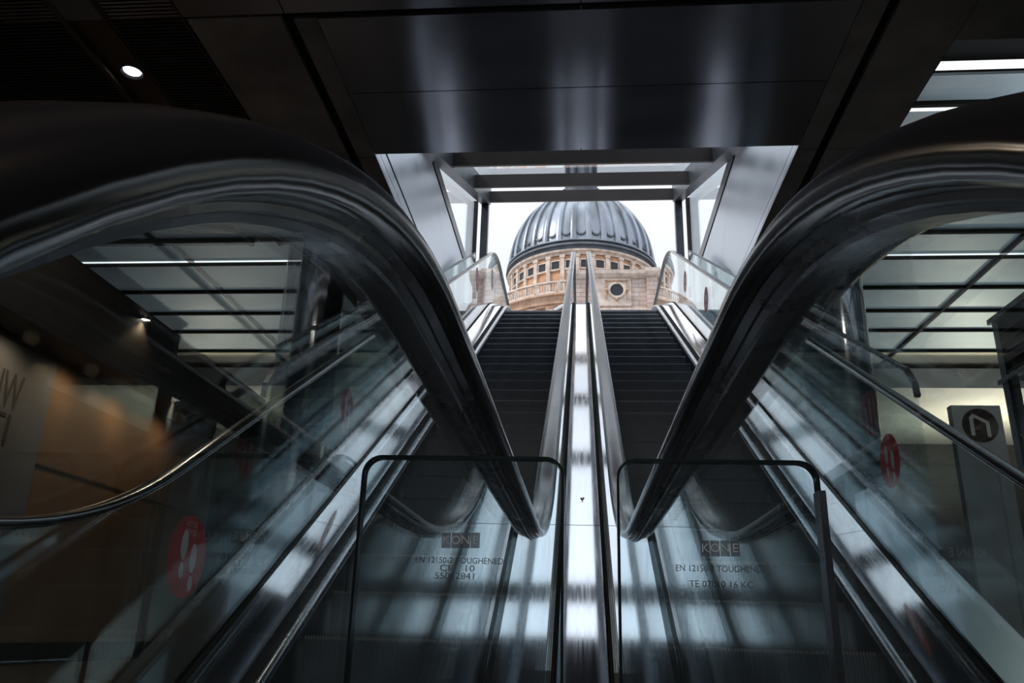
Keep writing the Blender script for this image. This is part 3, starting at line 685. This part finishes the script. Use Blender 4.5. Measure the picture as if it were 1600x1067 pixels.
for (a, b, c, d) in ((-1.45, 1.45, 1.3, 1.42), (-1.45, -1.33, -1.3, 1.42), (1.33, 1.45, -1.3, 1.42)): sq.box(wx + a, wx + b, YB - .42, YB - .2, wz + c, wz + d)
sq.build('square_moulding', M['stone'], bl_)
for (dx, dz) in ((0, 1.3), (0, -1.35), (1.35, 0), (-1.35, 0)):
    MB().lathe([(.02, wz + dz - .28), (.26, wz + dz - .08), (.22, wz + dz + .1), (.02, wz + dz + .26)], wx + dx, YB - .5, 8).build('keystone', M['stone'], bl_, smooth=50)
MB().box(-1.7, 11.7, YB - .35, YB, 40.0, 40.25).build('string_course', M['trimst'], bl_)
MB().box(-1.75, 11.75, YB - .2, YB, 38.2, 39.2).build('lower_band', M['warmst'], bl_)
sc_ = MB()
for i in range(26):
    a = i * .35; r = .25 + .05 * i * .35; b = a + .35; r2 = r + .0175
    sc_.tube((-3.7 + r * math.cos(a), 98, 38.6 + r * math.sin(a)), (-3.7 + r2 * math.cos(b), 98, 38.6 + r2 * math.sin(b)), .12, 6)
tag(sc_.tube((-3.4, 98, 39.3), (-2.2, 98, 40.0), .2, 8).tube((-3.2, 98, 38.4), (-2.2, 98, 39.2), .15, 8).box(-3.9, -2.1, 98, 98.4, UL, 38.5).build('scroll_ornament', M['white'], None, smooth=50), 'small white carved scroll beside the left centre handrail, before the dome', 'ornament')

# ------------------------------------------------------------------ light
w = bpy.data.worlds.new('sky'); bpy.context.scene.world = w; w.use_nodes = True; nt = w.node_tree; nt.nodes.clear()
out = nt.nodes.new('ShaderNodeOutputWorld'); bg = nt.nodes.new('ShaderNodeBackground'); nt.links.new(bg.outputs[0], out.inputs[0])
tc = nt.nodes.new('ShaderNodeTexCoord'); nz = nt.nodes.new('ShaderNodeTexNoise'); nz.inputs['Scale'].default_value = 2.2; nz.inputs['Detail'].default_value = 4
nt.links.new(tc.outputs['Generated'], nz.inputs['Vector']); mx = nt.nodes.new('ShaderNodeMix'); mx.data_type = 'RGBA'
rp = nt.nodes.new('ShaderNodeMapRange'); rp.inputs[1].default_value = .3; rp.inputs[2].default_value = .7
mx.inputs[6].default_value = (.74, .80, .90, 1); mx.inputs[7].default_value = (.93, .94, .96, 1)
nt.links.new(nz.outputs[0], rp.inputs[0]); nt.links.new(rp.outputs[0], mx.inputs[0]); nt.links.new(mx.outputs[2], bg.inputs[0])
sx = nt.nodes.new('ShaderNodeSeparateXYZ'); nt.links.new(tc.outputs['Generated'], sx.inputs[0]); hr = nt.nodes.new('ShaderNodeMapRange')
hr.inputs[1].default_value = .0; hr.inputs[2].default_value = 1.0; hr.inputs[3].default_value = .72; hr.inputs[4].default_value = 1.75
nt.links.new(sx.outputs['Z'], hr.inputs[0]); nt.links.new(hr.outputs[0], bg.inputs[1])
sun = bpy.data.lights.new('sun', 'SUN'); sun.energy = 1.6; sun.angle = math.radians(12); sun.color = (1, .95, .88)
so_ = bpy.data.objects.new('sun', sun); C.objects.link(so_); so_.rotation_euler = Vector((.75, .35, -.75)).to_track_quat('-Z', 'Y').to_euler()
def area(name, loc, tgt, size, e, col):
    l = bpy.data.lights.new(name, 'AREA'); l.energy = e; l.size = size; l.color = col; o = bpy.data.objects.new(name, l); C.objects.link(o)
    o.location = loc; o.rotation_euler = (Vector(tgt) - Vector(loc)).to_track_quat('-Z', 'Y').to_euler(); return o
area('rear_ceiling_light', (.9, .1, ZS * KS + ZC - .02), (.9, .1, 0), .15, 5, (1, .66, .38))  # out of view, placed for a warm highlight on the handrails
area('rear_ceiling_light', (-.9, .1, ZS * KS + ZC - .02), (-.9, .1, 0), .15, 6, (1, .64, .36))
area('rear_ceiling_light', (0, -2.6, ZS * KS + ZC - .02), (0, -2.6, 0), 1.2, 20, (1, .92, .84))  # unseen, added to lift the dim interior
area('right_cove_uplight', (5.6, 7.2, 3.50 + ZC), (5.6, 7.2, 9), 1.6, 42, (.86, .94, 1))  # added fill for the right ceiling panels, kept out of sight
area('right_cove_uplight', (6.2, 13.5, 2.2 + ZC), (6.2, 13.5, 9), 3.6, 45, (.88, .95, 1))
area('left_cove_uplight', (-5.4, 8.6, 2.75 + ZC), (-5.6, 9.4, 9), 1.0, 5, (.9, .94, 1))  # added fill for the left ceiling panels, no visible fitting
area('left_cove_uplight', (-6.0, 13.5, 2.2 + ZC), (-6.0, 13.5, 9), 2.0, 12, (.9, .94, 1))
for wy, we in ((4.7, 8), (5.5, 8), (6.3, 9), (7.1, 9), (7.9, 7)):  # hidden spots added under the bulkhead to warm the brown wall
    l = bpy.data.lights.new('wall_washer', 'SPOT'); l.energy = we; l.color = (1, .70, .42); l.spot_size = 2.95; l.spot_blend = 1.0; l.shadow_soft_size = .06
    o = bpy.data.objects.new('wall_washer', l); C.objects.link(o); o.location = (-4.10, wy, 2.0 + ZC); o.rotation_euler = (0, .12, 0)
area('right_hall_ceiling_light', (4.6, 5.2, ZH + ZC - .1), (4.0, 6.0, 0), .4, 22, (1, .88, .74))  # unseen lamp added to lighten the sign and the right side
area('right_hall_light', (8.6, 17.6, 2.6 + ZC), (8.2, 17.4, 9), .9, 200, (1, .88, .66))  # unseen uplight added to brighten the far right ceiling
area('left_hall_light', (-7.4, 17.2, 2.6 + ZC), (-7.2, 17.0, 9), .9, 22, (1, .84, .60))  # same added uplight for the far left ceiling, weaker

# ------------------------------------------------------------------ camera
cam = bpy.data.cameras.new('camera'); cam.sensor_width = 36; cam.lens = 36 * F_ / 1600; cam.clip_start = .01; cam.clip_end = 500
co = bpy.data.objects.new('camera', cam); C.objects.link(co)
r_, u_, f_ = AX
co.matrix_world = Matrix(((r_.x, u_.x, -f_.x, 0), (r_.y, u_.y, -f_.y, 0), (r_.z, u_.z, -f_.z, ZC), (0, 0, 0, 1)))
S = bpy.context.scene; S.camera = co
S.view_settings.view_transform = 'Standard'; S.view_settings.look = 'None'; S.view_settings.gamma = 1; S.view_settings.exposure = 0
S.view_settings.use_curve_mapping = False
S.cycles.max_bounces = 14; S.cycles.transparent_max_bounces = 40; S.cycles.glossy_bounces = 8; S.cycles.diffuse_bounces = 4
S.cycles.use_denoising = True; S.cycles.sample_clamp_indirect = 6
for o in list(bpy.data.objects):
    if '_rootloc' in o: del o['_rootloc']
